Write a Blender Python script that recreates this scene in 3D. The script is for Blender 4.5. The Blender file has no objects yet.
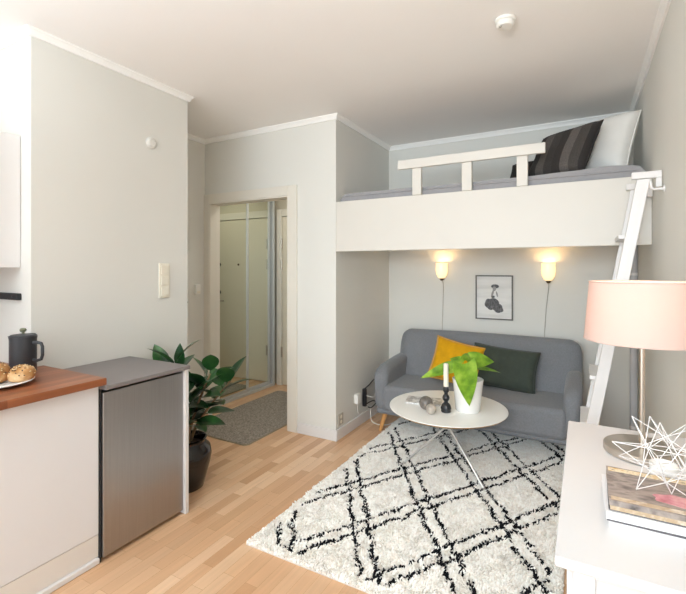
import bpy, bmesh, math, random
from mathutils import Vector, Matrix, noise
random.seed(7)
PI = math.pi
R_ = math.radians
SC = bpy.context.scene
COL = SC.collection
CAM_H = 1.4

# ------------------------------------------------------------------ materials
def lin(c):
    return tuple(((v/255.0)/12.92 if v/255.0 <= 0.04045 else ((v/255.0+0.055)/1.055)**2.4) for v in c)

def nt(name):
    m = bpy.data.materials.new(name)
    m.use_nodes = True
    t = m.node_tree
    return m, t, t.nodes['Principled BSDF']

def add(t, kind, **kw):
    n = t.nodes.new(kind)
    for k, v in kw.items():
        if k in n.inputs.keys():
            n.inputs[k].default_value = v
        else:
            setattr(n, k, v)
    return n

def ramp(t, stops, interp='LINEAR'):
    n = t.nodes.new('ShaderNodeValToRGB')
    cr = n.color_ramp
    cr.interpolation = interp
    while len(cr.elements) < len(stops):
        cr.elements.new(0.5)
    for e, (p, c) in zip(cr.elements, stops):
        e.position = p
        e.color = (*c, 1)
    return n

def plain(name, col, rough=0.5, metal=0.0, var=0.06, scale=8.0, bump=0.0, bscale=60.0, spec=0.5, sheen=0.0, stretch=None):
    """one colour with a little procedural variation and bump"""
    m, t, b = nt(name)
    L = lin(col)
    tc = add(t, 'ShaderNodeTexCoord')
    mp = add(t, 'ShaderNodeMapping')
    if stretch:
        mp.inputs['Scale'].default_value = stretch
    t.links.new(tc.outputs['Object'], mp.inputs['Vector'])
    nz = add(t, 'ShaderNodeTexNoise', Scale=scale, Detail=4.0)
    t.links.new(mp.outputs['Vector'], nz.inputs['Vector'])
    r = ramp(t, [(0.25, tuple(v*(1-var) for v in L)), (0.75, tuple(min(1, v*(1+var)) for v in L))])
    t.links.new(nz.outputs['Fac'], r.inputs['Fac'])
    t.links.new(r.outputs['Color'], b.inputs['Base Color'])
    b.inputs['Roughness'].default_value = rough
    b.inputs['Metallic'].default_value = metal
    b.inputs['Specular IOR Level'].default_value = spec
    if sheen:
        b.inputs['Sheen Weight'].default_value = sheen
        b.inputs['Sheen Roughness'].default_value = 0.4
    if bump:
        n2 = add(t, 'ShaderNodeTexNoise', Scale=bscale, Detail=3.0)
        t.links.new(mp.outputs['Vector'], n2.inputs['Vector'])
        bp = add(t, 'ShaderNodeBump', Strength=bump, Distance=0.01)
        t.links.new(n2.outputs['Fac'], bp.inputs['Height'])
        t.links.new(bp.outputs['Normal'], b.inputs['Normal'])
    return m

def planks(name, cols, length, width, rough, rot=90.0, mortar=(120, 85, 50), msize=0.0008, grain=0.12):
    m, t, b = nt(name)
    tc = add(t, 'ShaderNodeTexCoord')
    mp = add(t, 'ShaderNodeMapping')
    mp.inputs['Rotation'].default_value = (0, 0, R_(rot))
    t.links.new(tc.outputs['Object'], mp.inputs['Vector'])
    br = add(t, 'ShaderNodeTexBrick')
    br.offset = 0.37
    br.offset_frequency = 2
    br.squash = 1.0
    br.inputs['Scale'].default_value = 1.0
    br.inputs['Brick Width'].default_value = length
    br.inputs['Row Height'].default_value = width
    br.inputs['Mortar Size'].default_value = msize
    br.inputs['Mortar Smooth'].default_value = 0.2
    br.inputs['Bias'].default_value = 0.0
    br.inputs['Color1'].default_value = (0, 0, 0, 1)
    br.inputs['Color2'].default_value = (1, 1, 1, 1)
    br.inputs['Mortar'].default_value = (0.4, 0.4, 0.4, 1)
    t.links.new(mp.outputs['Vector'], br.inputs['Vector'])
    r = ramp(t, [(i/(len(cols)-1), lin(c)) for i, c in enumerate(cols)])
    t.links.new(br.outputs['Color'], r.inputs['Fac'])
    m2 = add(t, 'ShaderNodeMapping')
    m2.inputs['Scale'].default_value = (3.0, 60.0, 20.0)
    t.links.new(mp.outputs['Vector'], m2.inputs['Vector'])
    nz = add(t, 'ShaderNodeTexNoise', Scale=1.0, Detail=5.0)
    t.links.new(m2.outputs['Vector'], nz.inputs['Vector'])
    gr = ramp(t, [(0.3, (1-grain,)*3), (0.7, (1.0,)*3)])
    t.links.new(nz.outputs['Fac'], gr.inputs['Fac'])
    mx = add(t, 'ShaderNodeMixRGB', blend_type='MULTIPLY')
    mx.inputs['Fac'].default_value = 1.0
    t.links.new(r.outputs['Color'], mx.inputs['Color1'])
    t.links.new(gr.outputs['Color'], mx.inputs['Color2'])
    mo = add(t, 'ShaderNodeMixRGB')
    t.links.new(br.outputs['Fac'], mo.inputs['Fac'])
    t.links.new(mx.outputs['Color'], mo.inputs['Color1'])
    mo.inputs['Color2'].default_value = (*lin(mortar), 1)
    t.links.new(mo.outputs['Color'], b.inputs['Base Color'])
    b.inputs['Roughness'].default_value = rough
    return m

def glow(name, col, emit, strength, rough=0.4, trans=0.0):
    m, t, b = nt(name)
    b.inputs['Base Color'].default_value = (*lin(col), 1)
    b.inputs['Roughness'].default_value = rough
    b.inputs['Emission Color'].default_value = (*lin(emit), 1)
    b.inputs['Emission Strength'].default_value = strength
    return m

def stripes(name, cols, scale, axis=0, rough=0.9):
    m, t, b = nt(name)
    tc = add(t, 'ShaderNodeTexCoord')
    sp = add(t, 'ShaderNodeSeparateXYZ')
    t.links.new(tc.outputs['Object'], sp.inputs['Vector'])
    ma = add(t, 'ShaderNodeMath', operation='MULTIPLY')
    t.links.new(sp.outputs[axis], ma.inputs[0]); ma.inputs[1].default_value = scale
    mb = add(t, 'ShaderNodeMath', operation='FRACT')
    t.links.new(ma.outputs[0], mb.inputs[0])
    r = ramp(t, [(i/len(cols), lin(c)) for i, c in enumerate(cols)], 'CONSTANT')
    t.links.new(mb.outputs[0], r.inputs['Fac'])
    nz = add(t, 'ShaderNodeTexNoise', Scale=140.0, Detail=3.0)
    t.links.new(tc.outputs['Object'], nz.inputs['Vector'])
    g = ramp(t, [(0.3, (0.72,)*3), (0.7, (1.15,)*3)])
    t.links.new(nz.outputs['Fac'], g.inputs['Fac'])
    mx = add(t, 'ShaderNodeMixRGB', blend_type='MULTIPLY'); mx.inputs['Fac'].default_value = 1
    t.links.new(r.outputs['Color'], mx.inputs['Color1']); t.links.new(g.outputs['Color'], mx.inputs['Color2'])
    t.links.new(mx.outputs['Color'], b.inputs['Base Color'])
    b.inputs['Roughness'].default_value = rough
    return m

def patchy(name, cols, scale, rough=0.5, detail=6.0, bump=0.0, stretch=None):
    m, t, b = nt(name)
    tc = add(t, 'ShaderNodeTexCoord')
    mp = add(t, 'ShaderNodeMapping')
    if stretch: mp.inputs['Scale'].default_value = stretch
    t.links.new(tc.outputs['Object'], mp.inputs['Vector'])
    nz = add(t, 'ShaderNodeTexNoise', Scale=scale, Detail=detail)
    t.links.new(mp.outputs['Vector'], nz.inputs['Vector'])
    n = len(cols)
    r = ramp(t, [(0.28+0.44*i/(n-1), lin(c)) for i, c in enumerate(cols)])
    t.links.new(nz.outputs['Fac'], r.inputs['Fac'])
    t.links.new(r.outputs['Color'], b.inputs['Base Color'])
    b.inputs['Roughness'].default_value = rough
    if bump:
        bp = add(t, 'ShaderNodeBump', Strength=bump, Distance=0.01)
        t.links.new(nz.outputs['Fac'], bp.inputs['Height'])
        t.links.new(bp.outputs['Normal'], b.inputs['Normal'])
    return m

def shade_fabric(name, col, trans=0.5):
    m, t, b = nt(name)
    L = lin(col)
    b.inputs['Base Color'].default_value = (*L, 1)
    b.inputs['Roughness'].default_value = 0.9
    tc = add(t, 'ShaderNodeTexCoord')
    nz = add(t, 'ShaderNodeTexNoise', Scale=220.0, Detail=2.0)
    t.links.new(tc.outputs['Object'], nz.inputs['Vector'])
    bp = add(t, 'ShaderNodeBump', Strength=0.15, Distance=0.003)
    t.links.new(nz.outputs['Fac'], bp.inputs['Height'])
    t.links.new(bp.outputs['Normal'], b.inputs['Normal'])
    tr = add(t, 'ShaderNodeBsdfTranslucent')
    tr.inputs['Color'].default_value = (*L, 1)
    mx = add(t, 'ShaderNodeMixShader'); mx.inputs['Fac'].default_value = trans
    t.links.new(b.outputs[0], mx.inputs[1]); t.links.new(tr.outputs[0], mx.inputs[2])
    t.links.new(mx.outputs[0], t.nodes['Material Output'].inputs['Surface'])
    return m

M = {}
M['wall'] = plain('wall_paint', (222, 221, 215), 0.85, var=0.012, scale=2.0, bump=0.03, bscale=180, spec=0.25)
M['ceil'] = plain('ceiling_paint', (245, 243, 241), 0.9, var=0.01, scale=2.0, spec=0.2)
M['white'] = plain('white_paint', (224, 222, 221), 0.45, var=0.012, scale=4.0)
M['dresser'] = plain('dresser_lacquer', (219, 218, 218), 0.35, var=0.01, scale=4.0)
M['trim'] = plain('trim_paint', (246, 245, 242), 0.5, var=0.01)
M['loft'] = plain('loft_paint', (216, 212, 204), 0.5, var=0.012, scale=4.0)
M['cream'] = plain('cream_paint', (226, 221, 210), 0.45, var=0.012, scale=4.0)
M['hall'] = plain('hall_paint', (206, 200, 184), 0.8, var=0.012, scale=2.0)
M['door'] = plain('door_paint', (224, 216, 198), 0.45, var=0.012, scale=3.0)
M['laminate'] = plain('white_laminate', (224, 225, 229), 0.35, var=0.01, scale=3.0)
M['plinth'] = plain('plinth_laminate', (224, 221, 217), 0.4, var=0.01, scale=3.0)
M['floor'] = planks('beech_parquet', [(206, 158, 118), (230, 188, 148), (220, 175, 135), (240, 204, 168), (213, 168, 128)], 0.34, 0.066, 0.33, mortar=(176, 130, 84), msize=0.0006, grain=0.10)
M['worktop'] = planks('oiled_worktop', [(144, 80, 46), (168, 100, 62), (132, 72, 40), (182, 114, 74)], 0.55, 0.045, 0.32, mortar=(110, 52, 26), msize=0.0004, grain=0.3)
M['steel'] = plain('brushed_steel', (172, 170, 170), 0.36, 1.0, var=0.05, scale=3.0, stretch=(1, 60, 1), bump=0.02, bscale=4)
M['slab'] = plain('grey_fridge_top', (126, 120, 119), 0.42, 0.0, var=0.03, scale=5)
M['dark'] = plain('dark_gap', (38, 38, 40), 0.6)
M['chrome'] = plain('chrome', (232, 231, 229), 0.28, 0.65, var=0.02)
M['nickel'] = plain('satin_nickel', (200, 192, 182), 0.3, 1.0, var=0.03)
M['bronze'] = plain('bronze_metal', (110, 92, 76), 0.4, 0.8)
M['alu'] = plain('aluminium', (205, 210, 212), 0.4, 0.35, var=0.02)
M['mirror'] = plain('mirror_glass', (214, 218, 206), 0.01, 1.0, var=0.0)
M['sofa'] = plain('grey_wool', (130, 132, 136), 0.95, var=0.13, scale=120.0, bump=0.25, bscale=260, spec=0.15, sheen=0.25)
M['oak'] = plain('oak_leg', (205, 150, 88), 0.45, var=0.12, scale=6, stretch=(12, 12, 1))
M['yellow'] = plain('mustard_velvet', (214, 158, 22), 0.85, var=0.1, scale=25, bump=0.1, bscale=120, spec=0.15, sheen=0.3)
M['green_cloth'] = plain('dark_green_velvet', (70, 77, 69), 0.9, var=0.1, scale=25, bump=0.1, bscale=120, spec=0.15, sheen=0.15)
M['black_ceramic'] = plain('black_glaze', (26, 21, 20), 0.10, var=0.15, scale=6)
M['black'] = plain('black_matte', (34, 34, 37), 0.45)
M['charcoal'] = plain('charcoal_enamel', (58, 60, 64), 0.45, var=0.05)
M['white_ceramic'] = plain('white_ceramic', (243, 242, 239), 0.25, var=0.01)
M['wax'] = plain('candle_wax', (245, 238, 222), 0.5, var=0.01)
M['table_white'] = plain('table_laminate', (248, 247, 242), 0.35, var=0.01)
M['table_edge'] = plain('table_edge_wood', (176, 142, 100), 0.5, var=0.1, scale=20)
M['ball_dark'] = patchy('grey_stone_ball', [(84, 78, 74), (118, 112, 106), (146, 138, 130)], 14, 0.22)
M['ball_light'] = patchy('silver_stone_ball', [(140, 132, 122), (182, 172, 160), (206, 198, 186)], 18, 0.3)
M['leaf_dark'] = patchy('rubber_leaf', [(18, 46, 26), (34, 76, 38), (70, 118, 60)], 7, 0.28)
M['leaf_lime'] = patchy('lime_leaf', [(70, 116, 26), (122, 164, 40), (164, 196, 72)], 16, 0.4)
M['stem'] = patchy('brown_stem', [(96, 74, 52), (136, 108, 78), (150, 126, 92)], 14, 0.7)
M['soil'] = patchy('potting_soil', [(34, 26, 20), (58, 44, 34)], 40, 0.95)
M['mat_pile'] = patchy('doormat_weave', [(112, 105, 98), (150, 142, 133), (188, 180, 168)], 70, 0.95, bump=0.6)
M['mat_edge'] = plain('doormat_edge', (150, 140, 120), 0.9)
M['rug_back'] = plain('rug_backing', (222, 219, 212), 0.95)
M['pile_a'] = plain('wool_cream', (252, 249, 244), 0.95, spec=0.1)
M['pile_b'] = plain('wool_ivory', (243, 238, 231), 0.95, spec=0.1)
M['pile_k'] = plain('wool_black', (30, 31, 35), 0.95, spec=0.1)
M['mattress'] = plain('grey_linen', (156, 155, 157), 0.95, var=0.05, scale=30, bump=0.15, bscale=90, spec=0.15)
M['white_linen'] = plain('white_linen', (240, 238, 233), 0.95, var=0.02, scale=10, bump=0.35, bscale=14, spec=0.15)
M['stripe'] = stripes('striped_wool', [(52, 48, 46), (96, 90, 86), (70, 65, 62), (44, 41, 40), (88, 82, 78), (60, 56, 54)], 2.6, 0)
M['charcoal_cloth'] = plain('charcoal_cloth', (56, 53, 52), 0.95, var=0.1, scale=60, spec=0.15)
M['shade'] = shade_fabric('pink_shade', (226, 203, 193), 0.30)
M['opal'] = glow('opal_glass', (250, 240, 220), (255, 214, 150), 0.75, 0.25)
M['bulb'] = glow('bulb_glass', (255, 240, 220), (255, 214, 150), 6.0)
M['plastic'] = plain('white_plastic', (236, 234, 228), 0.4, var=0.01)
M['ivory_plastic'] = plain('ivory_plastic', (236, 230, 214), 0.4, var=0.01)
M['grey_plastic'] = plain('grey_plastic', (176, 170, 158), 0.5)
M['frame'] = plain('picture_frame_grey', (92, 88, 82), 0.45)
M['paper'] = patchy('photo_paper', [(206, 205, 202), (226, 225, 222), (236, 235, 232)], 5, 0.6, stretch=(0.4, 1, 3))
M['ink_dark'] = patchy('photo_dark_grey', [(50, 50, 52), (92, 92, 94), (128, 128, 130)], 60, 0.7, stretch=(2.2, 1, 0.7))
M['ink_mid'] = plain('photo_mid_grey', (150, 148, 146), 0.7, var=0.15, scale=60)
M['pages'] = stripes('page_edges', [(236, 234, 231), (226, 224, 222), (240, 238, 236), (220, 218, 217)], 260, 2, 0.7)
M['cover_photo'] = patchy('cover_rustic', [(70, 62, 60), (132, 122, 118), (162, 150, 142), (108, 98, 95), (200, 190, 180)], 16, 0.3, stretch=(1.0, 2.6, 1))
M['cover_yellow'] = patchy('cover_flowers', [(196, 150, 50), (228, 214, 186), (122, 106, 60)], 60, 0.35)
M['cover_pink'] = patchy('cover_pink_print', [(176, 96, 108), (206, 136, 146), (226, 178, 180)], 40, 0.35)
M['cover_tan'] = patchy('cover_tan_print', [(206, 190, 166), (180, 156, 126), (222, 212, 196)], 40, 0.35)
M['cover_white'] = plain('cover_white', (232, 231, 232), 0.35)
M['cover_grey'] = plain('cover_grey', (96, 92, 96), 0.35)
M['crust'] = patchy('bread_crust', [(126, 78, 38), (186, 138, 84), (228, 200, 158)], 16, 0.8, bump=0.5)
M['seed'] = plain('bread_seed', (226, 202, 158), 0.7)
M['seed_dark'] = plain('bread_seed_dark', (84, 62, 44), 0.7)
M['olive'] = plain('olive_knob', (112, 116, 92), 0.5)
M['cable_black'] = plain('black_cable', (32, 32, 34), 0.5)
M['cable_white'] = plain('white_cable', (232, 230, 224), 0.5)
M['pipe'] = plain('grey_pipe_paint', (190, 190, 192), 0.5)

# ------------------------------------------------------------------ mesh builder
ORG = {}
class MB:
    def __init__(s):
        s.bm = bmesh.new(); s.mi = 0
    def _fin(s, faces):
        for f in faces: f.material_index = s.mi
    def hexa(s, v8):
        vs = [s.bm.verts.new(v) for v in v8]
        F = [(0, 3, 2, 1), (4, 5, 6, 7), (0, 1, 5, 4), (1, 2, 6, 5), (2, 3, 7, 6), (3, 0, 4, 7)]
        s._fin([s.bm.faces.new([vs[i] for i in f]) for f in F]); return s
    def box(s, x0, x1, y0, y1, z0, z1):
        return s.hexa([(x0, y0, z0), (x1, y0, z0), (x1, y1, z0), (x0, y1, z0), (x0, y0, z1), (x1, y0, z1), (x1, y1, z1), (x0, y1, z1)])
    def prism(s, pts, axis, a, b):
        """polygon pts extruded between a and b along axis ('x': pts are (y,z); 'y': (x,z); 'z': (x,y))"""
        def P(p, q):
            return {'x': (q, p[0], p[1]), 'y': (p[0], q, p[1]), 'z': (p[0], p[1], q)}[axis]
        A = [s.bm.verts.new(P(p, a)) for p in pts]; B = [s.bm.verts.new(P(p, b)) for p in pts]
        n = len(pts); fs = [s.bm.faces.new(A[::-1]), s.bm.faces.new(B)]
        for i in range(n):
            fs.append(s.bm.faces.new([A[i], A[(i+1) % n], B[(i+1) % n], B[i]]))
        s._fin(fs); return s
    def tube(s, pts, rad, n=10, caps=True):
        pts = [Vector(p) for p in pts]
        rads = rad if isinstance(rad, (list, tuple)) else [rad]*len(pts)
        rings = []; prev = None
        for i, p in enumerate(pts):
            d = (pts[min(i+1, len(pts)-1)] - pts[max(i-1, 0)]).normalized()
            if prev is None:
                u = d.orthogonal().normalized()
            else:
                u = (prev - d*prev.dot(d)).normalized()
            prev = u; w = d.cross(u)
            rings.append([s.bm.verts.new(p + (u*math.cos(2*PI*k/n) + w*math.sin(2*PI*k/n))*rads[i]) for k in range(n)])
        fs = []
        for a, b in zip(rings, rings[1:]):
            for k in range(n):
                fs.append(s.bm.faces.new([a[k], a[(k+1) % n], b[(k+1) % n], b[k]]))
        if caps:
            fs.append(s.bm.faces.new(rings[0][::-1])); fs.append(s.bm.faces.new(rings[-1]))
        s._fin(fs); return s
    def lathe(s, prof, c=(0, 0, 0), n=32, sx=1.0, sy=1.0):
        """prof: list of (r,z); r==0 closes at a pole"""
        rings = []; fs = []
        for r, z in prof:
            if r <= 1e-6:
                rings.append([s.bm.verts.new((c[0], c[1], c[2]+z))])
            else:
                rings.append([s.bm.verts.new((c[0]+r*sx*math.cos(2*PI*k/n), c[1]+r*sy*math.sin(2*PI*k/n), c[2]+z)) for k in range(n)])
        for a, b in zip(rings, rings[1:]):
            for k in range(n):
                k2 = (k+1) % n
                if len(a) == 1 and len(b) == 1: continue
                if len(a) == 1: fs.append(s.bm.faces.new([a[0], b[k2], b[k]]))
                elif len(b) == 1: fs.append(s.bm.faces.new([a[k], a[k2], b[0]]))
                else: fs.append(s.bm.faces.new([a[k], a[k2], b[k2], b[k]]))
        s._fin(fs); return s
    def grid(s, f, nu, nv, closed_u=False):
        vs = [[s.bm.verts.new(f(i/nu, j/nv)) for j in range(nv+1)] for i in range(nu+(0 if closed_u else 1))]
        fs = []
        for i in range(nu):
            i2 = (i+1) % len(vs)
            for j in range(nv):
                fs.append(s.bm.faces.new([vs[i][j], vs[i2][j], vs[i2][j+1], vs[i][j+1]]))
        s._fin(fs); return s
    def ball(s, c, r, n=20, sc=(1, 1, 1)):
        prof = [(r*math.sin(PI*i/n), -r*math.cos(PI*i/n)) for i in range(n+1)]
        prof[0] = (0, -r); prof[-1] = (0, r)
        k0 = len(s.bm.verts)
        s.lathe(prof, (0, 0, 0), n=n+8)
        s.bm.verts.ensure_lookup_table()
        for v in s.bm.verts[k0:]:
            v.co = Vector((v.co.x*sc[0]+c[0], v.co.y*sc[1]+c[1], v.co.z*sc[2]+c[2]))
        return s
    def xf(s, mat, k0=0):
        s.bm.verts.ensure_lookup_table()
        for v in s.bm.verts[k0:]: v.co = mat @ v.co
        return s
    def mark(s): return len(s.bm.verts)
    def build(s, name, mats, parent=None, smooth=False, bevel=0.0, seg=2, sub=0, solid=0.0, local=False, angle=35, loc=None):
        me = bpy.data.meshes.new(name)
        bmesh.ops.recalc_face_normals(s.bm, faces=s.bm.faces)
        org = Vector((0, 0, 0))
        if parent is not None: org = ORG.get(parent.name, org)
        elif loc is not None: org = Vector(loc)
        if not local:
            for v in s.bm.verts: v.co -= org
        s.bm.to_mesh(me); s.bm.free()
        if not isinstance(mats, (list, tuple)): mats = [mats]
        for m in mats: me.materials.append(m)
        o = bpy.data.objects.new(name, me); COL.objects.link(o)
        if parent is not None:
            o.parent = parent; ORG[o.name] = org
        elif loc is not None:
            o.location = loc; ORG[o.name] = Vector(loc)
        if smooth or bevel or sub:
            for p in me.polygons: p.use_smooth = True
            if not sub and not bevel:
                me.set_sharp_from_angle(angle=R_(angle))
        if bevel:
            md = o.modifiers.new('bevel', 'BEVEL'); md.width = bevel; md.segments = seg; md.limit_method = 'ANGLE'; md.angle_limit = R_(30)
            md.harden_normals = True
        if solid:
            md = o.modifiers.new('solid', 'SOLIDIFY'); md.thickness = solid
        if sub:
            md = o.modifiers.new('sub', 'SUBSURF'); md.levels = sub; md.render_levels = sub
        return o

def tag(o, label, cat, group=None, kind=None):
    o['label'] = label; o['category'] = cat
    if group: o['group'] = group
    if kind: o['kind'] = kind
    return o
def thing(name, label, cat, loc=(0, 0, 0), rot=(0, 0, 0), group=None):
    o = bpy.data.objects.new(name, None); COL.objects.link(o)
    o.empty_display_size = 0.1
    o.location = loc; o.rotation_euler = rot
    ORG[o.name] = Vector(loc)
    return tag(o, label, cat, group)
def struct(o, label=None):
    o['kind'] = 'structure'
    return o
def SB(name, b, m, bevel=0.0):
    return struct(MB().box(*b).build(name, m, bevel=bevel))
def copy_tree(o, parent=None):
    c = o.copy(); COL.objects.link(c)
    if parent is not None: c.parent = parent
    ORG[c.name] = ORG.get(o.name, Vector((0, 0, 0)))
    for ch in [x for x in SC.objects if x.parent == o]: copy_tree(ch, c)
    return c

# ------------------------------------------------------------------ room dimensions
XR = 0.345            # right wall
YB = 4.158            # back wall
YD = 3.061            # wall with the doorway / front of the loft
XP = -1.761           # side of the closet block
XL = -2.52            # face of the left wall block
XC = -3.235           # recessed wall behind it
HC = 2.65             # ceiling
YF = -3.4             # window wall behind the camera
XK = -3.0             # kitchen wall
DX0, DX1, DH = -3.165, -2.229, 2.03

SB('floor', (-4.0, XR+0.1, YF-0.1, 4.4, -0.1, 0), M['floor'])
SB('ceiling', (-4.0, XR+0.1, YF-0.1, 4.4, HC, HC+0.1), M['ceil'])
SB('wall_right', (XR, XR+0.1, YF, YB, 0, HC), M['wall'])
SB('wall_back', (XP, XR+0.1, YB, YB+0.12, 0, HC), M['wall'])
SB('wall_left', (-3.3, XL, 1.195, 2.218, 0, HC), M['wall'])
SB('wall_recess', (-3.34, XC, 2.218, YD, 0, HC), M['wall'])
SB('wall_kitchen', (XK-0.3, XK, YF, 1.195, 0, HC), M['wall'])
SB('wall_closet', (-2.05, XP, YD, YB+0.12, 0, HC), M['wall'])
b = MB()
b.box(DX1, -2.05, YD, YD+0.105, 0, HC).box(XC-0.1, DX0, YD, YD+0.105, 0, HC).box(DX0, DX1, YD, YD+0.105, DH, HC)
struct(b.build('wall_doorway', M['wall']))
# hall
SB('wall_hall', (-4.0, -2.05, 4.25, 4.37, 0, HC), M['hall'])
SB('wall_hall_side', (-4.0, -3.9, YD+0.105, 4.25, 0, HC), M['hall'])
# window wall behind the camera
b = MB(); wx0, wx1, wz0, wz1 = -2.8, 0.15, 0.45, 2.45
b.box(XK, wx0, YF-0.12, YF, 0, HC).box(wx1, XR+0.1, YF-0.12, YF, 0, HC).box(wx0, wx1, YF-0.12, YF, 0, wz0).box(wx0, wx1, YF-0.12, YF, wz1, HC)
struct(b.build('wall_front', M['wall']))
b = MB()
for x in (wx0, (wx0+wx1)/2-0.03, wx1-0.06): b.box(x, x+0.06, YF-0.09, YF-0.03, wz0, wz1)
b.box(wx0+0.06, wx1-0.06, YF-0.09, YF-0.03, wz0, wz0+0.06).box(wx0+0.06, wx1-0.06, YF-0.09, YF-0.03, wz1-0.06, wz1)
struct(b.build('window_1', M['white']))

# cornices, one along each wall
def cornice(name, p0, p1, inward, e0=-1, e1=-1, s=0.032):
    # e0/e1: -1 mitre at an inside corner, +1 at an outside corner, 0 square
    p0 = Vector((*p0, 0)); p1 = Vector((*p1, 0)); n = Vector((*inward, 0)); d = (p1-p0).normalized()
    b = MB()
    prof = [(0, 0), (s, 0), (s, -0.008), (s*0.75, -0.014), (0.016, -s*0.8), (0.012, -s*1.25), (0, -s*1.25)]
    A = [b.bm.verts.new(p0+n*q-d*q*e0+Vector((0, 0, HC+h))) for q, h in prof]; B = [b.bm.verts.new(p1+n*q+d*q*e1+Vector((0, 0, HC+h))) for q, h in prof]
    k = len(prof); b.bm.faces.new(A); b.bm.faces.new(B[::-1])
    for i in range(k): b.bm.faces.new([A[i], B[i], B[(i+1) % k], A[(i+1) % k]])
    return struct(b.build(name, M['trim']))
cornice('trim_1', (XR, YF), (XR, YB), (-1, 0))
cornice('trim_2', (XP, YB), (XR, YB), (0, -1))
cornice('trim_3', (XP, YD), (XP, YB), (1, 0), 1, -1)
cornice('trim_4', (XC, YD), (XP, YD), (0, -1), -1, 1)
cornice('trim_5', (XC, 2.218), (XC, YD), (1, 0))
cornice('trim_6', (XL, 1.195), (XL, 2.218), (1, 0), 1, 1)
cornice('trim_7', (XK, 1.195), (XL, 1.195), (0, -1), -1, 1)
def baseboard(name, x0, x1, y0, y1, h=0.09):
    return struct(MB().box(x0, x1, y0, y1, 0, h).build(name, M['white'], bevel=0.004))
baseboard('baseboard_doorway', -2.135, XP+0.014, YD-0.014, YD)
baseboard('baseboard_closet', XP, XP+0.014, YD, YB)
baseboard('baseboard_back', XP+0.014, XR, YB-0.014, YB)
baseboard('baseboard_right', XR-0.014, XR, 2.0, YB-0.014)
baseboard('baseboard_recess', XC, XC+0.014, 2.89, YD-0.02)
baseboard('baseboard_left', XL, XL+0.014, 1.76, 2.218)
# doorway casing and reveal
b = MB()
b.box(DX0-0.07, DX0, YD-0.018, YD, 0, DH+0.085).box(DX1, DX1+0.09, YD-0.018, YD, 0, DH+0.085).box(DX0, DX1, YD-0.018, YD, DH, DH+0.085)
struct(b.build('trim_8', M['cream'], bevel=0.004))
b = MB()
b.box(DX0-0.001, DX0+0.012, YD-0.012, YD+0.115, 0, DH).box(DX1-0.012, DX1+0.001, YD-0.012, YD+0.115, 0, DH).box(DX0+0.012, DX1-0.012, YD-0.012, YD+0.115, DH-0.012, DH)
struct(b.build('trim_9', M['cream']))

# ------------------------------------------------------------------ entrance door at the end of the hall
dr = thing('door_1', 'cream entrance door at the far end of the hallway', 'door', (-2.69, 4.25, 0)); dr['kind'] = 'structure'
ex0, ex1 = -3.165, -2.215
b = MB(); b.box(ex0, ex1, 4.212, 4.248, 0.01, 2.02); b.build('door_panel', M['door'], dr, bevel=0.004)
b = MB(); b.box(ex0-0.08, ex0-0.005, 4.20, 4.249, 0, 2.11).box(ex1+0.005, ex1+0.085, 4.20, 4.249, 0, 2.11).box(ex0-0.005, ex1+0.005, 4.20, 4.249, 2.025, 2.11)
b.build('door_frame', M['cream'], dr, bevel=0.004)
for zc in (0.4, 1.45, 1.7):
    MB().tube([(ex0-0.003, 4.202, zc-0.06), (ex0-0.003, 4.202, zc+0.06)], 0.012, 12).build('hinge', M['nickel'], dr, smooth=True)
b = MB().tube([(ex1-0.11, 4.214, 0.98), (ex1-0.11, 4.17, 0.98)], 0.012, 12); b.tube([(ex1-0.11, 4.17, 0.98), (ex1-0.22, 4.17, 0.98)], 0.01, 12)
b.build('handle', M['nickel'], dr, smooth=True)
for zc in (1.09, 1.45):
    MB().tube([(ex1-0.11, 4.214, zc), (ex1-0.11, 4.195, zc)], 0.026, 20).build('lock', M['black'], dr, smooth=True)
MB().tube([(-2.655, 4.214, 1.45), (-2.655, 4.205, 1.45)], 0.014, 16).build('peephole', M['bronze'], dr, smooth=True)

# ------------------------------------------------------------------ sliding mirror wardrobe in the hall
wd = thing('mirror_wardrobe', 'sliding wardrobe with two tall mirror doors seen through the doorway', 'wardrobe', (-3.55, 3.63, 0))
wx = -3.25
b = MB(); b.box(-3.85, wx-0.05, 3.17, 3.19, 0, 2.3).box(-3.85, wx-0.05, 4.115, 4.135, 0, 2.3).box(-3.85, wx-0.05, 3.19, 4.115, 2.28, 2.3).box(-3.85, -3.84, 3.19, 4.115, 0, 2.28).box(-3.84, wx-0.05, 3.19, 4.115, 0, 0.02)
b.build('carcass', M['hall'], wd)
b = MB(); b.box(wx-0.05, wx+0.012, 3.17, 4.135, 0, 0.03); b.build('bottom_track', M['alu'], wd, bevel=0.003)
b = MB(); b.box(wx-0.05, wx+0.012, 3.17, 4.135, 2.26, 2.3); b.build('top_track', M['alu'], wd, bevel=0.003)
for (y0, y1, xo) in ((3.175, 3.71, 0.0), (3.675, 4.115, -0.025)):
    d = MB().box(wx-0.018+xo, wx-0.006+xo, y0+0.02, y1-0.02, 0.06, 2.23).build('mirror_door', M['mirror'], wd)
    b = MB()
    w1 = 0.032
    b.box(wx-0.02+xo, wx+xo, y0, y0+w1, 0.032, 2.258).box(wx-0.02+xo, wx+xo, y1-w1, y1, 0.032, 2.258)
    b.box(wx-0.02+xo, wx+xo, y0+w1, y1-w1, 0.032, 0.065).box(wx-0.02+xo, wx+xo, y0+w1, y1-w1, 2.225, 2.258)
    b.build('door_frame', M['alu'], d)
b = MB().box(wx-0.05, wx+0.008, 4.138, 4.165, 0, 2.3); b.build('end_post', M['alu'], wd, bevel=0.003)

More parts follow.
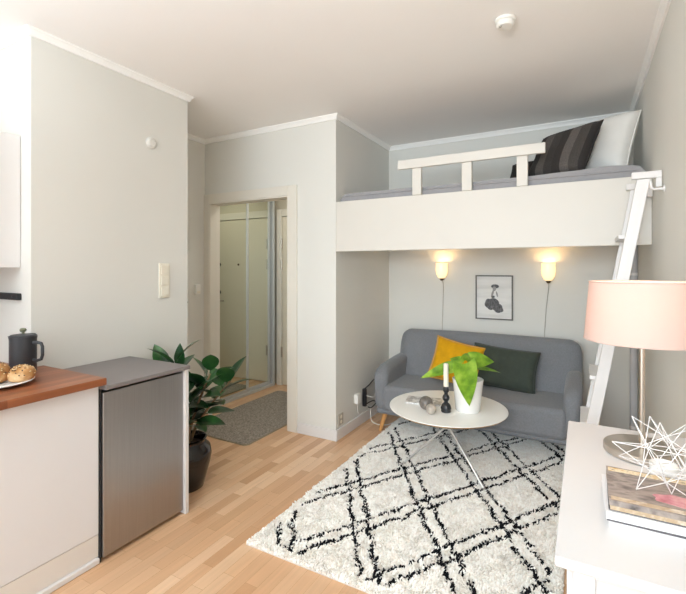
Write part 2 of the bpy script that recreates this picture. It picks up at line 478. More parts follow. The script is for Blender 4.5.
# closet in the recess, by the doorway
cl = thing('built_in_closet', 'narrow pale closet doors in the recess left of the doorway', 'closet', (XC, 2.58, 0))
lo = MB().box(XC+0.001, XC+0.02, 2.26, 2.88, 0.002, 1.562).build('lower_door', M['wall'], cl, bevel=0.003)
MB().ball((XC+0.034, 2.80, 1.09), 0.017, 12).build('knob', M['bronze'], lo, smooth=True)
MB().box(XC+0.001, XC+0.02, 2.26, 2.88, 1.572, 1.86).build('upper_door', M['wall'], cl, bevel=0.003)
tg = thing('door_phone', 'small white wall box beside the doorway casing', 'intercom', (XC, 2.95, 1.2))
MB().box(XC, XC+0.035, 2.92, 2.975, 1.155, 1.25).build('body', M['plastic'], tg, bevel=0.006)
MB().box(XC+0.035, XC+0.04, 2.93, 2.965, 1.165, 1.185).build('button', M['ivory_plastic'], tg, bevel=0.002)

# ------------------------------------------------------------------ hall rug and doorstop
hm = thing('hall_rug', 'flat grey-brown woven rug in the hallway behind the doorway', 'rug', (-2.65, 3.2, 0))
def rrect(x0, x1, y0, y1, r, n=5):
    pts = []
    for cx, cy, a0 in ((x1-r, y1-r, 0), (x0+r, y1-r, 90), (x0+r, y0+r, 180), (x1-r, y0+r, 270)):
        for i in range(n+1):
            a = R_(a0+90*i/n); pts.append((cx+r*math.cos(a), cy+r*math.sin(a)))
    return pts
mk = MB().prism(rrect(-3.05, -2.33, 2.63, 3.98, 0.04), 'z', 0.001, 0.011); mk.build('pile', M['mat_pile'], hm)
mk = MB().prism(rrect(-3.058, -2.322, 2.622, 3.988, 0.046), 'z', 0.0005, 0.008); mk.build('binding', M['mat_edge'], hm)
ds = thing('doorstop', 'tiny white doorstop on the floor by the mirror wardrobe', 'doorstop', (-3.09, 2.99, 0))
MB().lathe([(0, 0), (0.018, 0), (0.02, 0.01), (0.017, 0.035), (0.012, 0.05), (0, 0.052)], (-3.09, 2.99, 0.001), 16).build('body', M['plastic'], ds, smooth=True)

# ------------------------------------------------------------------ kitchen
CW = thing('kitchen_worktop', 'reddish wooden worktop with rounded front edge over white base unit', 'worktop', (-2.4, 0.3, 0.843))
MB().prism([(XK+0.002, -0.6), (-1.97, -0.6), (-1.968, 1.256), (XL+0.002, 1.256), (XL+0.002, 1.193), (XK+0.002, 1.193)], 'z', 0.8505, 0.885).build('top_board', M['worktop'], CW, bevel=0.005)
bc = thing('base_cabinet', 'white kitchen base unit under the wooden worktop', 'cabinet', (-2.5, 0.3, 0))
b = MB().box(XK+0.002, -2.035, -0.6, 1.193, 0.005, 0.8495); b.box(-2.515, -2.035, 1.1965, 1.246, 0.13, 0.8495)
b.build('body', M['laminate'], bc)
for y0, y1 in ((-0.598, 0.298), (0.302, 1.246)):
    MB().box(-2.034, -2.018, y0, y1, 0.138, 0.847).build('door', M['laminate'], bc, bevel=0.002)
MB().box(-2.034, -2.02, -0.598, 1.246, 0.03, 0.135).build('plinth', M['plinth'], bc, bevel=0.001)
MB().box(-2.034, -2.006, -0.598, 1.246, 0.001, 0.029).build('floor_strip', M['white'], bc, bevel=0.006)
wc = thing('wall_cabinet', 'white handleless wall cabinet at the left edge above the worktop', 'cabinet', (-2.8, 0.4, 1.405))
b = MB().box(XK+0.002, -2.642, -0.4, 1.193, 1.405, 2.105); b.build('body', M['white'], wc)
for y0, y1 in ((-0.4, 0.386), (0.39, 1.193)):
    MB().box(-2.641, -2.622, y0, y1, 1.405, 2.105).build('door', M['white'], wc, bevel=0.003)
kr = thing('knife_rail', 'black magnetic knife rail on the white kitchen wall', 'knife rail', (-2.8, 1.17, 1.25))
MB().box(XK+0.01, -2.612, 1.172, 1.194, 1.232, 1.268).build('bar', M['dark'], kr, bevel=0.004)
for xs in (-2.66, -2.95): MB().tube([(xs, 1.173, 1.25), (xs, 1.169, 1.25)], 0.006, 10).build('screw_cap', M['charcoal'], kr, smooth=True)

# fridge
fr = thing('fridge', 'low under-counter fridge with brushed steel door and grey top', 'fridge', (-2.25, 1.48, 0))
MB().box(-2.51, -2.05, 1.26, 1.728, 0.02, 0.824).build('body', M['dark'], fr, bevel=0.003)
MB().box(-2.046, -2.0, 1.257, 1.729, 0.022, 0.808).build('door', M['steel'], fr, bevel=0.004)
MB().box(-2.515, -1.97, 1.25, 1.756, 0.825, 0.846).build('top', M['slab'], fr, bevel=0.004)
MB().box(-2.045, -2.012, 1.248, 1.2545, 0.002, 0.8245).build('gap_shade_strip', M['dark'], fr)  # dark strip standing in for the shade in the gap beside the door
for x in (-2.48, -2.08):
    for y in (1.27, 1.67): MB().lathe([(0, 0), (0.016, 0), (0.016, 0.02), (0, 0.02)], (x, y, 0.0005), 12).build('foot', M['black'], fr)
ep = tag(MB().box(-2.515, -1.983, 1.731, 1.754, 0.001, 0.8245).build('end_panel', M['white'], bevel=0.002, loc=(-2.25, 1.72, 0)), 'narrow white upright panel closing the right side of the fridge', 'panel')

# ------------------------------------------------------------------ things on the worktop
WT = 0.8855
cp = thing('coffee_press', 'charcoal coffee press with loop handle on the wooden worktop', 'coffee press', (-2.42, 1.112, WT))
PX, PY = cp.location.x, cp.location.y
MB().lathe([(0, 0.0), (0.060, 0.0), (0.063, 0.004), (0.063, 0.165), (0.066, 0.18), (0.061, 0.18), (0.058, 0.165), (0.058, 0.01), (0, 0.01)], (PX, PY, WT), 36, 0.9, 0.9).build('body', M['charcoal'], cp, smooth=True)
MB().lathe([(0, 0.172), (0.06, 0.172), (0.064, 0.183), (0.058, 0.189), (0.01, 0.193), (0, 0.193)], (PX, PY, WT), 36, 0.9, 0.9).build('lid', M['charcoal'], cp, smooth=True)
MB().lathe([(0, 0.19), (0.006, 0.19), (0.006, 0.2), (0.013, 0.205), (0.015, 0.213), (0.01, 0.22), (0, 0.221)], (PX, PY, WT), 20).build('knob', M['olive'], cp, smooth=True)
hd = Vector((0.93, 0.36, 0)); 
def hp(r, z): return (PX+hd.x*r, PY+hd.y*r, WT+z)
MB().tube([hp(0.053, 0.150), hp(0.080, 0.152), hp(0.100, 0.148), hp(0.107, 0.132), hp(0.107, 0.09), hp(0.100, 0.070), hp(0.080, 0.064), hp(0.053, 0.066)], 0.0075, 10).build('handle', M['charcoal'], cp, smooth=True)
sd = Vector((-0.875, -0.484, 0))
b = MB(); 
sdn = Vector((-sd.y, sd.x, 0)); c0 = Vector((PX, PY, WT))
V = [c0+sd*0.048+sdn*0.02+Vector((0, 0, 0.15)), c0+sd*0.048-sdn*0.02+Vector((0, 0, 0.15)), c0+sd*0.048-sdn*0.022+Vector((0, 0, 0.181)), c0+sd*0.048+sdn*0.022+Vector((0, 0, 0.181)),
     c0+sd*0.06+sdn*0.004+Vector((0, 0, 0.158)), c0+sd*0.06-sdn*0.004+Vector((0, 0, 0.158)), c0+sd*0.074-sdn*0.006+Vector((0, 0, 0.181)), c0+sd*0.074+sdn*0.006+Vector((0, 0, 0.181))]
b.hexa(V); b.build('spout', M['charcoal'], cp, bevel=0.003)

QX, QY = -2.262, 0.935
pl = thing('plate', 'round white plate of bread rolls on the wooden worktop', 'plate', (QX, QY, WT))
MB().lathe([(0, 0.0), (0.08, 0.0), (0.09, 0.004), (0.135, 0.014), (0.14, 0.018), (0.137, 0.021), (0.09, 0.011), (0.08, 0.008), (0, 0.008)], (QX, QY, WT), 48).build('dish', M['white_ceramic'], pl, smooth=True)
def bun(x, y, r, label, seed):
    t = thing('bread_roll', label, 'bread roll', (x, y, WT+0.0145), group='bread rolls on the plate')
    rr = random.Random(seed)
    b = MB(); b.ball((0, 0, 0), r, 22, (1.05, 1.0, 0.78))
    for v in b.bm.verts:
        n = noise.noise(Vector((v.co.x*28+seed, v.co.y*28, v.co.z*28)))
        v.co *= 1+0.10*n+0.06*noise.noise(v.co*70)
        if v.co.z < -r*0.5: v.co.z = -r*0.5
    dz = r*0.5
    for v in b.bm.verts: v.co += Vector((x, y, WT+0.0145+dz))
    b.build('crust', M['crust'], t, smooth=True, angle=80)
    b = MB()
    for k in range(60):
        a = rr.uniform(0, 2*PI); e = rr.uniform(0.1, 1.4)
        p = Vector((math.cos(a)*math.cos(e)*1.05, math.sin(a)*math.cos(e), math.sin(e)*0.78))*r*1.03+Vector((x, y, WT+0.0145+dz))
        b.mi = k % 2; b.ball(p, 0.0032, 5, (1.4, 0.9, 0.7))
    b.build('seeds', [M['seed'], M['seed_dark']], t, smooth=True)['kind'] = 'stuff'
bun(QX+0.058, QY+0.072, 0.053, 'smaller seeded bread roll on the plate, nearest the coffee press', 1)
bun(QX-0.020, QY-0.008, 0.068, 'larger crusty bread roll on the plate beside the smaller seeded one', 2)

# ------------------------------------------------------------------ left wall: switch plate and round vent
sw = thing('light_switch', 'ivory triple switch plate on the left wall', 'light switch', (XL, 2.012, 1.32))
MB().box(XL+0.0005, XL+0.012, 1.969, 2.053, 1.20, 1.435).build('plate', M['ivory_plastic'], sw, bevel=0.004)
for z0 in (1.214, 1.288, 1.362):
    MB().box(XL+0.012, XL+0.018, 1.981, 2.041, z0, z0+0.06).build('rocker', M['ivory_plastic'], sw, bevel=0.003)
vt = thing('vent_cover', 'round white cover disc high on the left wall', 'vent cover', (XL, 1.913, 2.235))
b = MB(); b.lathe([(0, 0.014), (0.03, 0.014), (0.036, 0.010), (0.040, 0.0), (0, 0)], (0, 0, 0), 32)
b.xf(Matrix.Translation((XL+0.001, 1.913, 2.235)) @ Matrix.Rotation(PI/2, 4, 'Y')); b.build('disc', M['wall'], vt, smooth=True)
b = MB(); b.lathe([(0.018, 0.0141), (0.018, 0.017), (0.021, 0.017), (0.021, 0.0141)], (0, 0, 0), 32)
b.xf(Matrix.Translation((XL+0.001, 1.913, 2.235)) @ Matrix.Rotation(PI/2, 4, 'Y')); b.build('ring', M['wall'], vt, smooth=True)

sm = thing('smoke_detector', 'round white smoke detector on the ceiling', 'smoke detector', (-0.346, 2.3, HC))
MB().lathe([(0, -0.002), (0.05, -0.002), (0.05, -0.014), (0.043, -0.018), (0, -0.018)], (-0.346, 2.3, HC), 36).build('base', M['plastic'], sm, smooth=True)
MB().lathe([(0, -0.0185), (0.04, -0.0185), (0.043, -0.03), (0.036, -0.04), (0, -0.043)], (-0.346, 2.3, HC), 36).build('cover', M['plastic'], sm, smooth=True)
MB().lathe([(0, -0.042), (0.007, -0.042), (0.006, -0.047), (0, -0.047)], (-0.366, 2.28, HC), 12).build('test_button', M['grey_plastic'], sm, smooth=True)

# ------------------------------------------------------------------ leaves
def leaf(b, base, direction, normal, L, W, droop=0.2, fold=0.25, n=8, heart=0.0, curl=0.0):
    d = Vector(direction).normalized(); nn = Vector(normal); nn = (nn-d*nn.dot(d)).normalized(); s = d.cross(nn)
    base = Vector(base)
    def f(u, v):
        t = u; w = (math.sin(PI*min(1, (t*0.97+0.03))**0.8))**0.85 if heart == 0 else None
        if heart: w = (max(0.0, math.sin(PI*min(1, (t+heart)/(1+heart))**0.62)))**0.9
        x = (v-0.5)*2
        back = -heart*0.55*(abs(x)**1.5)*(1-t)**3 if heart else 0
        p = base+d*(t+back)*L+s*x*w*W*0.5
        p += nn*(fold*abs(x)*w*W*0.5 - droop*t*t*L + curl*math.sin(t*7+x)*0.02*L)
        return p
    b.grid(f, n, 6)

# rubber plant behind the fridge
VX, VY = -2.235, 1.955
rp = thing('rubber_plant', 'leafy rubber plant in a black glazed vase beside the fridge', 'potted plant', (VX, VY, 0))
MB().lathe([(0, 0.0), (0.10, 0.0), (0.108, 0.006), (0.125, 0.07), (0.15, 0.16), (0.158, 0.21), (0.15, 0.255), (0.122, 0.283), (0.118, 0.3), (0.128, 0.312), (0.12, 0.318), (0.108, 0.3), (0.105, 0.27), (0, 0.265)], (VX, VY, 0.001), 48).build('vase', M['black_ceramic'], rp, smooth=True, angle=60)
MB().lathe([(0, 0.282), (0.06, 0.281), (0.104, 0.272), (0.104, 0.266), (0, 0.266)], (VX, VY, 0.001), 28).build('soil', M['soil'], rp, smooth=True)
b = MB()
sts = []
for (dx, dy, top, lean) in ((0.02, -0.01, 0.72, (0.10, 0.10)), (-0.02, 0.02, 0.78, (-0.08, -0.02)), (0.0, 0.03, 0.66, (0.20, 0.16)), (0.03, 0.0, 0.6, (0.04, -0.05))):
    pts = [(VX+dx+lean[0]*(k/5)**1.4, VY+dy+lean[1]*(k/5)**1.4, 0.27+(top-0.27)*k/5) for k in range(6)]
    b.tube(pts, [0.011-0.0012*k for k in range(6)], 8); sts.append(pts)
b.build('stem', M['stem'], rp, smooth=True)
b = MB(); rr = random.Random(12)
for si, pts in enumerate(sts):
    nl = 11
    for k in range(nl):
        t = 1.6+3.4*k/(nl-1); i = min(4, int(t)); p = Vector(pts[i]).lerp(Vector(pts[i+1]), t-i)
        a = k*2.4+si*1.1+0.4
        el = R_(10+50*(k/(nl-1))**1.5+rr.uniform(-8, 8))
        L = rr.uniform(0.15, 0.205)
        d = Vector((math.cos(a)*math.cos(el), math.sin(a)*math.cos(el), math.sin(el)))
        if p.x+d.x*L < XL+0.03: d.x = abs(d.x)*0.2
        tp = p+d*(L+0.03)
        if tp.y < 1.80 and tp.z < 0.90: d.y = abs(d.y)*0.3
        pet = p+d*0.03
        b.tube([p, pet], 0.003, 5, False)
        leaf(b, pet, d, Vector((0, 0, 1))+d*0.2+Vector((rr.uniform(-.3, .3), rr.uniform(-.3, .3), 0)), L, L*0.62, 0.25, 0.2)
# the two leaves standing up against the wall and the crown leaves
leaf(b, (-2.40, 1.93, 0.74), (-0.18, -0.10, 0.5), (0.9, -0.5, 0.3), 0.18, 0.10, 0.12, 0.2)
leaf(b, (-2.37, 2.02, 0.74), (0.02, -0.02, 0.5), (0.6, -0.8, 0.1), 0.16, 0.07, 0.08, 0.3)
b.tube([sts[1][4], (-2.38, 1.97, 0.72), (-2.40, 1.93, 0.74)], 0.004, 6, False); b.tube([(-2.38, 1.97, 0.72), (-2.37, 2.02, 0.74)], 0.004, 6, False)
b.build('foliage', M['leaf_dark'], rp, smooth=True, angle=80)

# ------------------------------------------------------------------ shaggy rug
RX0, RX1, RY0, RY1 = -1.497, -0.078, 1.69, 3.86
rg = thing('shaggy_rug', 'shaggy cream rug with black double-line diamond lattice', 'rug', ((RX0+RX1)/2, (RY0+RY1)/2, 0))
MB().box(RX0, RX1, RY0, RY1, 0.001, 0.008).build('backing', M['rug_back'], rg)
def make_pile():
    verts = []; faces = []; mi = []
    rr = random.Random(3)
    nx0, ny0 = -0.817, 2.462
    step = 0.0088
    y = RY0+0.004
    while y < RY1-0.004:
        x = RX0+0.004
        while x < RX1-0.004:
            px = x+rr.uniform(-.5, .5)*step; py = y+rr.uniform(-.5, .5)*step
            wx_ = px+0.022*noise.noise(Vector((px*9, py*9, 0)))+rr.gauss(0, 0.005); wy_ = py+0.022*noise.noise(Vector((px*9, py*9, 7)))+rr.gauss(0, 0.005)
            p = (wx_-nx0)/0.466+(wy_-ny0)/0.746; q = (wx_-nx0)/0.466-(wy_-ny0)/0.746
            dp = abs(p-round(p)); dq = abs(q-round(q))
            edge = min(px-RX0, RX1-px, py-RY0, RY1-py)
            blk = (abs(dp-0.095) < 0.026 or abs(dq-0.095) < 0.026) and edge > 0.05
            # broken, dashed strokes like hand-knotted yarn
            if blk and noise.noise(Vector((px*42, py*42, 3))) < -0.30: blk = False
            h = rr.uniform(0.011, 0.017)
            a = rr.uniform(0, 2*PI); w = rr.uniform(0.0045, 0.0065)
            ld = noise.noise(Vector((px*14, py*14, 11)))*PI*2+rr.uniform(-.9, .9); lean = rr.uniform(0.004, 0.014)
            bx, by = px, py
            mx_, my_ = px+math.cos(ld)*lean*0.4, py+math.sin(ld)*lean*0.4
            tx, ty = px+math.cos(ld)*lean, py+math.sin(ld)*lean
            tx = min(max(tx, RX0-0.008), RX1+0.008)
            i = len(verts)
            for k in range(3):
                aa = a+k*2*PI/3
                verts.append((bx+math.cos(aa)*w, by+math.sin(aa)*w, 0.007))
            for k in range(3):
                aa = a+k*2*PI/3
                verts.append((mx_+math.cos(aa)*w*0.95, my_+math.sin(aa)*w*0.95, 0.007+h*0.65))
            verts.append((tx, ty, 0.007+h))
            m = 2 if blk else (0 if rr.random() < 0.6 else 1)
            for k in range(3):
                k2 = (k+1) % 3
                faces.append((i+k, i+k2, i+3+k2, i+3+k)); mi.append(m)
                faces.append((i+3+k, i+3+k2, i+6)); mi.append(m)
            x += step
        y += step
    org = ORG[rg.name]
    me = bpy.data.meshes.new('pile')
    me.from_pydata([(v[0]-org.x, v[1]-org.y, v[2]) for v in verts], [], faces)
    for k in ('pile_a', 'pile_b', 'pile_k'): me.materials.append(M[k])
    me.polygons.foreach_set('material_index', mi)
    me.update()
    o = bpy.data.objects.new('pile', me); COL.objects.link(o); o.parent = rg; o['kind'] = 'stuff'
make_pile()

# ------------------------------------------------------------------ sofa
sf = thing('sofa', 'grey wool two-seat sofa with oak legs under the loft', 'sofa', (-0.80, 3.75, 0))
SX0, SX1, SY0, SY1 = -1.588, -0.005, 3.38, 4.12
MB().box(SX0+0.03, SX1-0.03, SY0+0.004, SY1-0.03, 0.165, 0.215).build('base', M['sofa'], sf, bevel=0.03, seg=4)
def seatf(b):
    def f(u, v):
        x = SX0+0.10+(SX1-SX0-0.20)*u; y = SY0+0.005+(3.93-SY0)*v
        return (x, y, 0.40+0.025*math.sin(PI*u)**0.5*math.sin(PI*min(1, v*1.0+0.05))**0.5)
    return f
b = MB().box(SX0+0.09, SX1-0.09, SY0-0.01, 3.95, 0.19, 0.415)
b.build('seat_cushion', M['sofa'], sf, bevel=0.045, seg=5)
# backrest: rounded board leaning back, slightly waisted towards the top
def back():
    b = MB(); n = 40; m = 14
    prof = [(3.80, 0.25), (3.83, 0.40), (3.87, 0.52), (3.915, 0.65), (3.945, 0.75), (3.962, 0.792), (3.99, 0.816), (4.03, 0.82), (4.065, 0.807), (4.085, 0.77), (4.085, 0.60), (4.095, 0.40), (4.10, 0.22)]
    def f(u, v):
        i = v*(len(prof)-1); k = min(len(prof)-2, int(i)); t = i-k
        y = prof[k][0]*(1-t)+prof[k+1][0]*t; z = prof[k][1]*(1-t)+prof[k+1][1]*t
        e = abs(u-0.5)*2
        x = SX0+0.03+(SX1-SX0-0.035)*u
        # round the top corners and soften the ends
        r = 0.10
        de = (1-e)*(SX1-SX0-0.035)/2
        if de < r:
            c = r-math.sqrt(max(0, r*r-(r-de)**2))
            if z > 0.35: z -= c*((z-0.35)/0.45)
            y = 4.02+(y-4.02)*(1-0.35*((r-de)/r)**2)
        z += 0.008*math.cos(PI*(u-0.5)*1.0)-0.004
        # button dimples
        for bx in (-1.33, -0.97, -0.61, -0.25):
            if k < 5:
                d2 = (x-bx)**2+(z-0.62)**2
                y += 0.016*math.exp(-d2/0.0016)
        return (x, y, z)
    b.grid(f, 120, 36)
    # end caps
    b.bm.verts.ensure_lookup_table()
    for i in (0, 120):
        vs = [b.bm.verts[i*37+j] for j in range(37)]
        b.bm.faces.new(vs)
    return b
back().build('backrest', M['sofa'], sf, smooth=True, angle=70)
for bx in (-1.33, -0.97, -0.61, -0.25):
    MB().ball((bx, 3.925, 0.622), 0.014, 10, (1, 0.5, 1)).build('button', M['sofa'], sf, smooth=True)
armp = [(SY0-0.005, 0.20), (SY0-0.010, 0.40), (SY0+0.005, 0.49), (SY0+0.05, 0.545), (SY0+0.13, 0.568), (3.80, 0.588), (3.98, 0.592), (4.06, 0.56), (4.07, 0.20)]
for x0, x1, fl in ((SX0, SX0+0.13, -1), (SX1-0.122, SX1, 1)):
    b = MB().prism(armp, 'x', x0, x1)
    for v in b.bm.verts:
        v.co.x += fl*0.0
        if v.co.z < 0.3: v.co.x += -fl*0.02 if abs(v.co.x-(x0 if fl < 0 else x1)) < 1e-4 else 0
    b.build('armrest', M['sofa'], sf, bevel=0.058, seg=7)
for lx, ly, ox, oy in ((SX0+0.09, SY0+0.09, -0.04, -0.03), (SX1-0.09, SY0+0.09, 0.04, -0.03), (SX0+0.09, SY1-0.1, -0.04, 0.03), (SX1-0.09, SY1-0.1, 0.04, 0.03)):
    zf = 0.03 if (ly < 3.6 and lx > -1.4) else 0.001
    MB().tube([(lx+ox, ly+oy, zf), (lx, ly, 0.172)], [0.014, 0.024], 14).build('leg', M['oak'], sf, smooth=True)

# pillows
def pillow(name, label, cat, mat, c, w, h, th, rot, group=None, pinch=0.07, piping=None):
    """cushion standing in its local XZ plane (w along x, h along z), rotated by Euler rot"""
    t = thing(name, label, cat, c, rot, group)
    b = MB(); N = 26
    def f(sgn):
        def g(u, v):
            a = u*2-1; e = v*2-1
            k = (max(0, (1-a**4))*max(0, (1-e**4)))**0.5
            x = a*w/2*(1-pinch*(1-e*e)); z = e*h/2*(1-pinch*(1-a*a))
            wr = 0.010*noise.noise(Vector((x*9+c[0]*7, z*9, sgn*2.0+c[1])))*k
            return (x, sgn*(th/2*k+wr), z)
        return g
    b.grid(f(1), N, N); b.grid(f(-1), N, N)
    bmesh.ops.remove_doubles(b.bm, verts=b.bm.verts, dist=1e-4)
    o = b.build('cover', mat, t, smooth=True, local=True, angle=80)
    b = MB(); pts = []
    for k in range(4*14+1):
        s = (k % 56)/14.0; i = int(s); q = (s-i)*2-1
        a, e = [(q, -1), (1, q), (-q, 1), (-1, -q)][i]
        pts.append((a*w/2*(1-pinch*(1-e*e)), 0, e*h/2*(1-pinch*(1-a*a))))
    b.tube(pts, 0.004, 6, False); b.build('seam', mat, t, smooth=True, local=True)
    return t
pillow('throw_pillow', 'mustard yellow velvet throw pillow on the grey sofa', 'pillow', M['yellow'], (-0.955, 3.725, 0.596), 0.42, 0.37, 0.13, (R_(-22), R_(12), R_(6)))
pillow('throw_pillow', 'dark green throw pillow on the sofa beside the yellow one', 'pillow', M['green_cloth'], (-0.585, 3.80, 0.575), 0.53, 0.35, 0.14, (R_(-24), R_(4), R_(-3)))

# ------------------------------------------------------------------ coffee table
TX, TY, TZ = -0.82, 2.955, 0.455
TR = 0.393
ct = thing('coffee_table', 'round white coffee table on crossed chrome rod legs', 'coffee table', (TX, TY, 0))
b = MB(); b.lathe([(0, TZ-0.016), (TR-0.012, TZ-0.016), (TR-0.002, TZ-0.007), (TR, TZ-0.004)], (TX, TY, 0), 72); b.mi = 1
b.lathe([(TR, TZ-0.004), (TR-0.001, TZ), (0, TZ)], (TX, TY, 0), 72)
b.build('tabletop', [M['table_edge'], M['table_white']], ct, smooth=True, angle=50)
for ang in (186, 333, 76):
    a = R_(ang); ca, sa = math.cos(a), math.sin(a)
    off = Vector((-sa, ca, 0))*0.010
    cen = Vector((TX, TY, 0))
    foot = cen+Vector((ca, sa, 0))*0.30+Vector((0, 0, 0.020)); cross = cen+off+Vector((0, 0, 0.325)); top = cen-Vector((ca, sa, 0))*0.11+off*2+Vector((0, 0, TZ-0.0165))
    lg = MB().tube([foot, cross, top], 0.0078, 12).build('leg', M['chrome'], ct, smooth=True)
    MB().lathe([(0, 0), (0.011, 0), (0.011, 0.012), (0, 0.014)], (foot.x, foot.y, 0.009), 12).build('foot_cap', M['grey_plastic'], lg, smooth=True)
MB().lathe([(0.0, -0.012), (0.018, -0.012), (0.018, 0.012), (0, 0.012)], (TX, TY, 0.325), 16).build('hub', M['chrome'], ct, smooth=True)

# candle holder
KX, KY = -0.795, 2.835
ch = thing('candle_holder', 'black turned candle holder on the coffee table', 'candle holder', (KX, KY, TZ))
hpf = [(0, 0), (0.028, 0), (0.031, 0.005), (0.030, 0.012), (0.034, 0.022), (0.027, 0.04), (0.013, 0.052), (0.012, 0.06), (0.02, 0.068), (0.023, 0.078), (0.019, 0.089), (0.011, 0.097), (0.012, 0.108), (0.018, 0.114), (0.019, 0.126), (0.014, 0.136), (0.013, 0.14), (0, 0.14)]
MB().lathe([(r_*1.05, z_*1.2) for r_, z_ in hpf], (KX, KY, TZ+0.0005), 12).build('holder', M['black'], ch, smooth=True, angle=20)
CZ = TZ+0.169
cd = thing('candle', 'cream taper candle standing in the black holder', 'candle', (KX, KY, CZ))
MB().lathe([(0, 0), (0.0165, 0), (0.016, 0.145), (0.012, 0.15), (0, 0.149)], (KX, KY, CZ), 16).build('wax', M['wax'], cd, smooth=True)
MB().tube([(KX, KY, CZ+0.148), (KX+0.001, KY, CZ+0.156)], 0.001, 6).build('wick', M['black'], cd)
# balls
for x, y, r, m, lab in ((-0.925, 2.815, 0.045, 'ball_dark', 'larger dark grey stone ball on the coffee table'), (-0.868, 2.745, 0.033, 'ball_light', 'smaller pale grey stone ball in front of the larger one')):
    tag(MB().ball((x, y, TZ+r+0.0005), r, 24).build('decorative_ball', M[m], smooth=True, loc=(x, y, TZ)), lab, 'ornament', 'stone balls on the coffee table')
# booklet behind the balls
bk = thing('booklet', 'thin white booklet lying behind the stone balls on the table', 'booklet', (-0.99, 2.97, TZ+0.001), (0, 0, R_(12)))
MB().box(-0.12, 0.12, -0.075, 0.075, 0.001, 0.010).build('pages', M['pages'], bk, local=True)
MB().box(-0.123, 0.123, -0.078, 0.078, 0.0105, 0.0125).build('cover', patchy('booklet_print', [(238, 236, 232), (226, 224, 220), (150, 146, 142), (236, 234, 230)], 22, 0.3), bk, local=True)

# potted plant on the table
GX, GY = -0.675, 2.93
gp = thing('table_plant', 'lime green heart-leaf plant in a tall white pot', 'potted plant', (GX, GY, TZ))
MB().lathe([(0, 0.001), (0.073, 0.001), (0.078, 0.006), (0.095, 0.175), (0.1, 0.212), (0.096, 0.214), (0.09, 0.175), (0.075, 0.02), (0, 0.018)], (GX, GY, TZ), 40).build('pot', M['white_ceramic'], gp, smooth=True, angle=50)
MB().lathe([(0, 0.182), (0.0895, 0.175), (0.0895, 0.165), (0, 0.165)], (GX, GY, TZ), 24).build('soil', M['soil'], gp, smooth=True)
b = MB(); b2 = MB()
c = Vector((GX, GY, TZ+0.17))
RT = Vector((0.875, 0.484, 0)); FW = Vector((-0.484, 0.875, 0)); UP = Vector((0, 0, 1))
def lf(du, df, dz, dirv, nrm, L, W, droop, heart=0.22, fold=0.12):
    p = c+RT*du+FW*df+UP*dz
    mid = c+(p-c)*0.5+UP*0.02
    b2.tube([c+RT*du*0.2+FW*df*0.2, mid, p], [0.0035, 0.003, 0.0025], 6, False)
    d = RT*dirv[0]+FW*dirv[1]+UP*dirv[2]; n = RT*nrm[0]+FW*nrm[1]+UP*nrm[2]
    leaf(b, p, d, n, L, W, droop, fold, 12, heart, 0.4)
lf(-0.055, -0.11, 0.165, (0.12, -0.06, -1), (0.05, -1, 0.1), 0.27, 0.155, 0.03)      # big hanging leaf in front
lf(-0.07, 0.035, 0.115, (-1, 0.2, -0.26), (-0.2, -0.7, 0.8), 0.25, 0.10, 0.20, 0.15, 0.2)       # left leaf
lf(0.03, 0.01, 0.165, (0.8, 0.0, 0.06), (-0.1, -0.75, 0.7), 0.16, 0.12, 0.30)     # right leaf
lf(0.01, 0.04, 0.15, (0.35, 0.5, 0.30), (0, -0.9, 0.7), 0.12, 0.10, 0.2)
lf(0.05, 0.0, 0.115, (1, -0.1, 0.0), (0.1, -0.4, 1), 0.17, 0.05, 0.22)
lf(-0.02, 0.04, 0.145, (-0.5, 0.5, 0.2), (0, -0.8, 0.8), 0.11, 0.09, 0.3)
b.build('foliage', M['leaf_lime'], gp, smooth=True, angle=80)
b2.build('stem', M['leaf_lime'], gp, smooth=True)

# ------------------------------------------------------------------ loft bed
lb = thing('loft_bed', 'white built-in loft bed with short railing above the sofa', 'loft bed', (-0.7, 3.6, 1.535))
MB().box(XP+0.001, XR-0.002, YD, YD+0.028, 1.537, 1.94).build('front_panel', M['loft'], lb, bevel=0.003)
MB().box(XP+0.001, XR-0.002, YD+0.029, YB-0.002, 1.60, 1.66).build('platform', M['white'], lb)
rl = MB().box(-1.215, -0.215, YD-0.032, YD-0.008, 2.135, 2.202).build('rail', M['loft'], lb, bevel=0.004)
for x0 in (-1.109, -0.746, -0.388):
    MB().box(x0, x0+0.068, YD-0.007, YD+0.026, 1.9405, 2.19).build('post', M['loft'], lb, bevel=0.003)
# mattress with rounded, slightly uneven top
mt = thing('mattress', 'grey linen mattress on the loft bed', 'mattress', (-0.7, 3.6, 1.661))
b = MB()
mx0, mx1, my0, my1 = XP+0.02, XR-0.02, YD+0.04, YB-0.02
def mf(u, v):
    x = mx0+(mx1-mx0)*u
    # v walks front-bottom, front-top, back-top, back-bottom
    z0, z1 = 1.661, 2.005
    k = v*3
    if k < 1: y, z = my0, z0+(z1-z0)*k
    elif k < 2: y, z = my0+(my1-my0)*(k-1), z1
    else: y, z = my1, z1-(z1-z0)*(k-2)
    e = min(x-mx0, mx1-x)
    if e < 0.06: z = z0+(z-z0)*(0.86+0.14*math.sqrt(max(0, 1-((0.06-e)/0.06)**2)))
    if z > z0+0.1: z += 0.007*noise.noise(Vector((x*5, y*5, 1)))+0.018*math.exp(-((x-0.1)/0.22)**2)
    return (x, y, z)
b.grid(mf, 60, 45)
b.bm.verts.ensure_lookup_table()
for i in (0, 60): b.bm.faces.new([b.bm.verts[i*46+j] for j in range(46)])
b.build('ticking', M['mattress'], mt, smooth=True, angle=50)
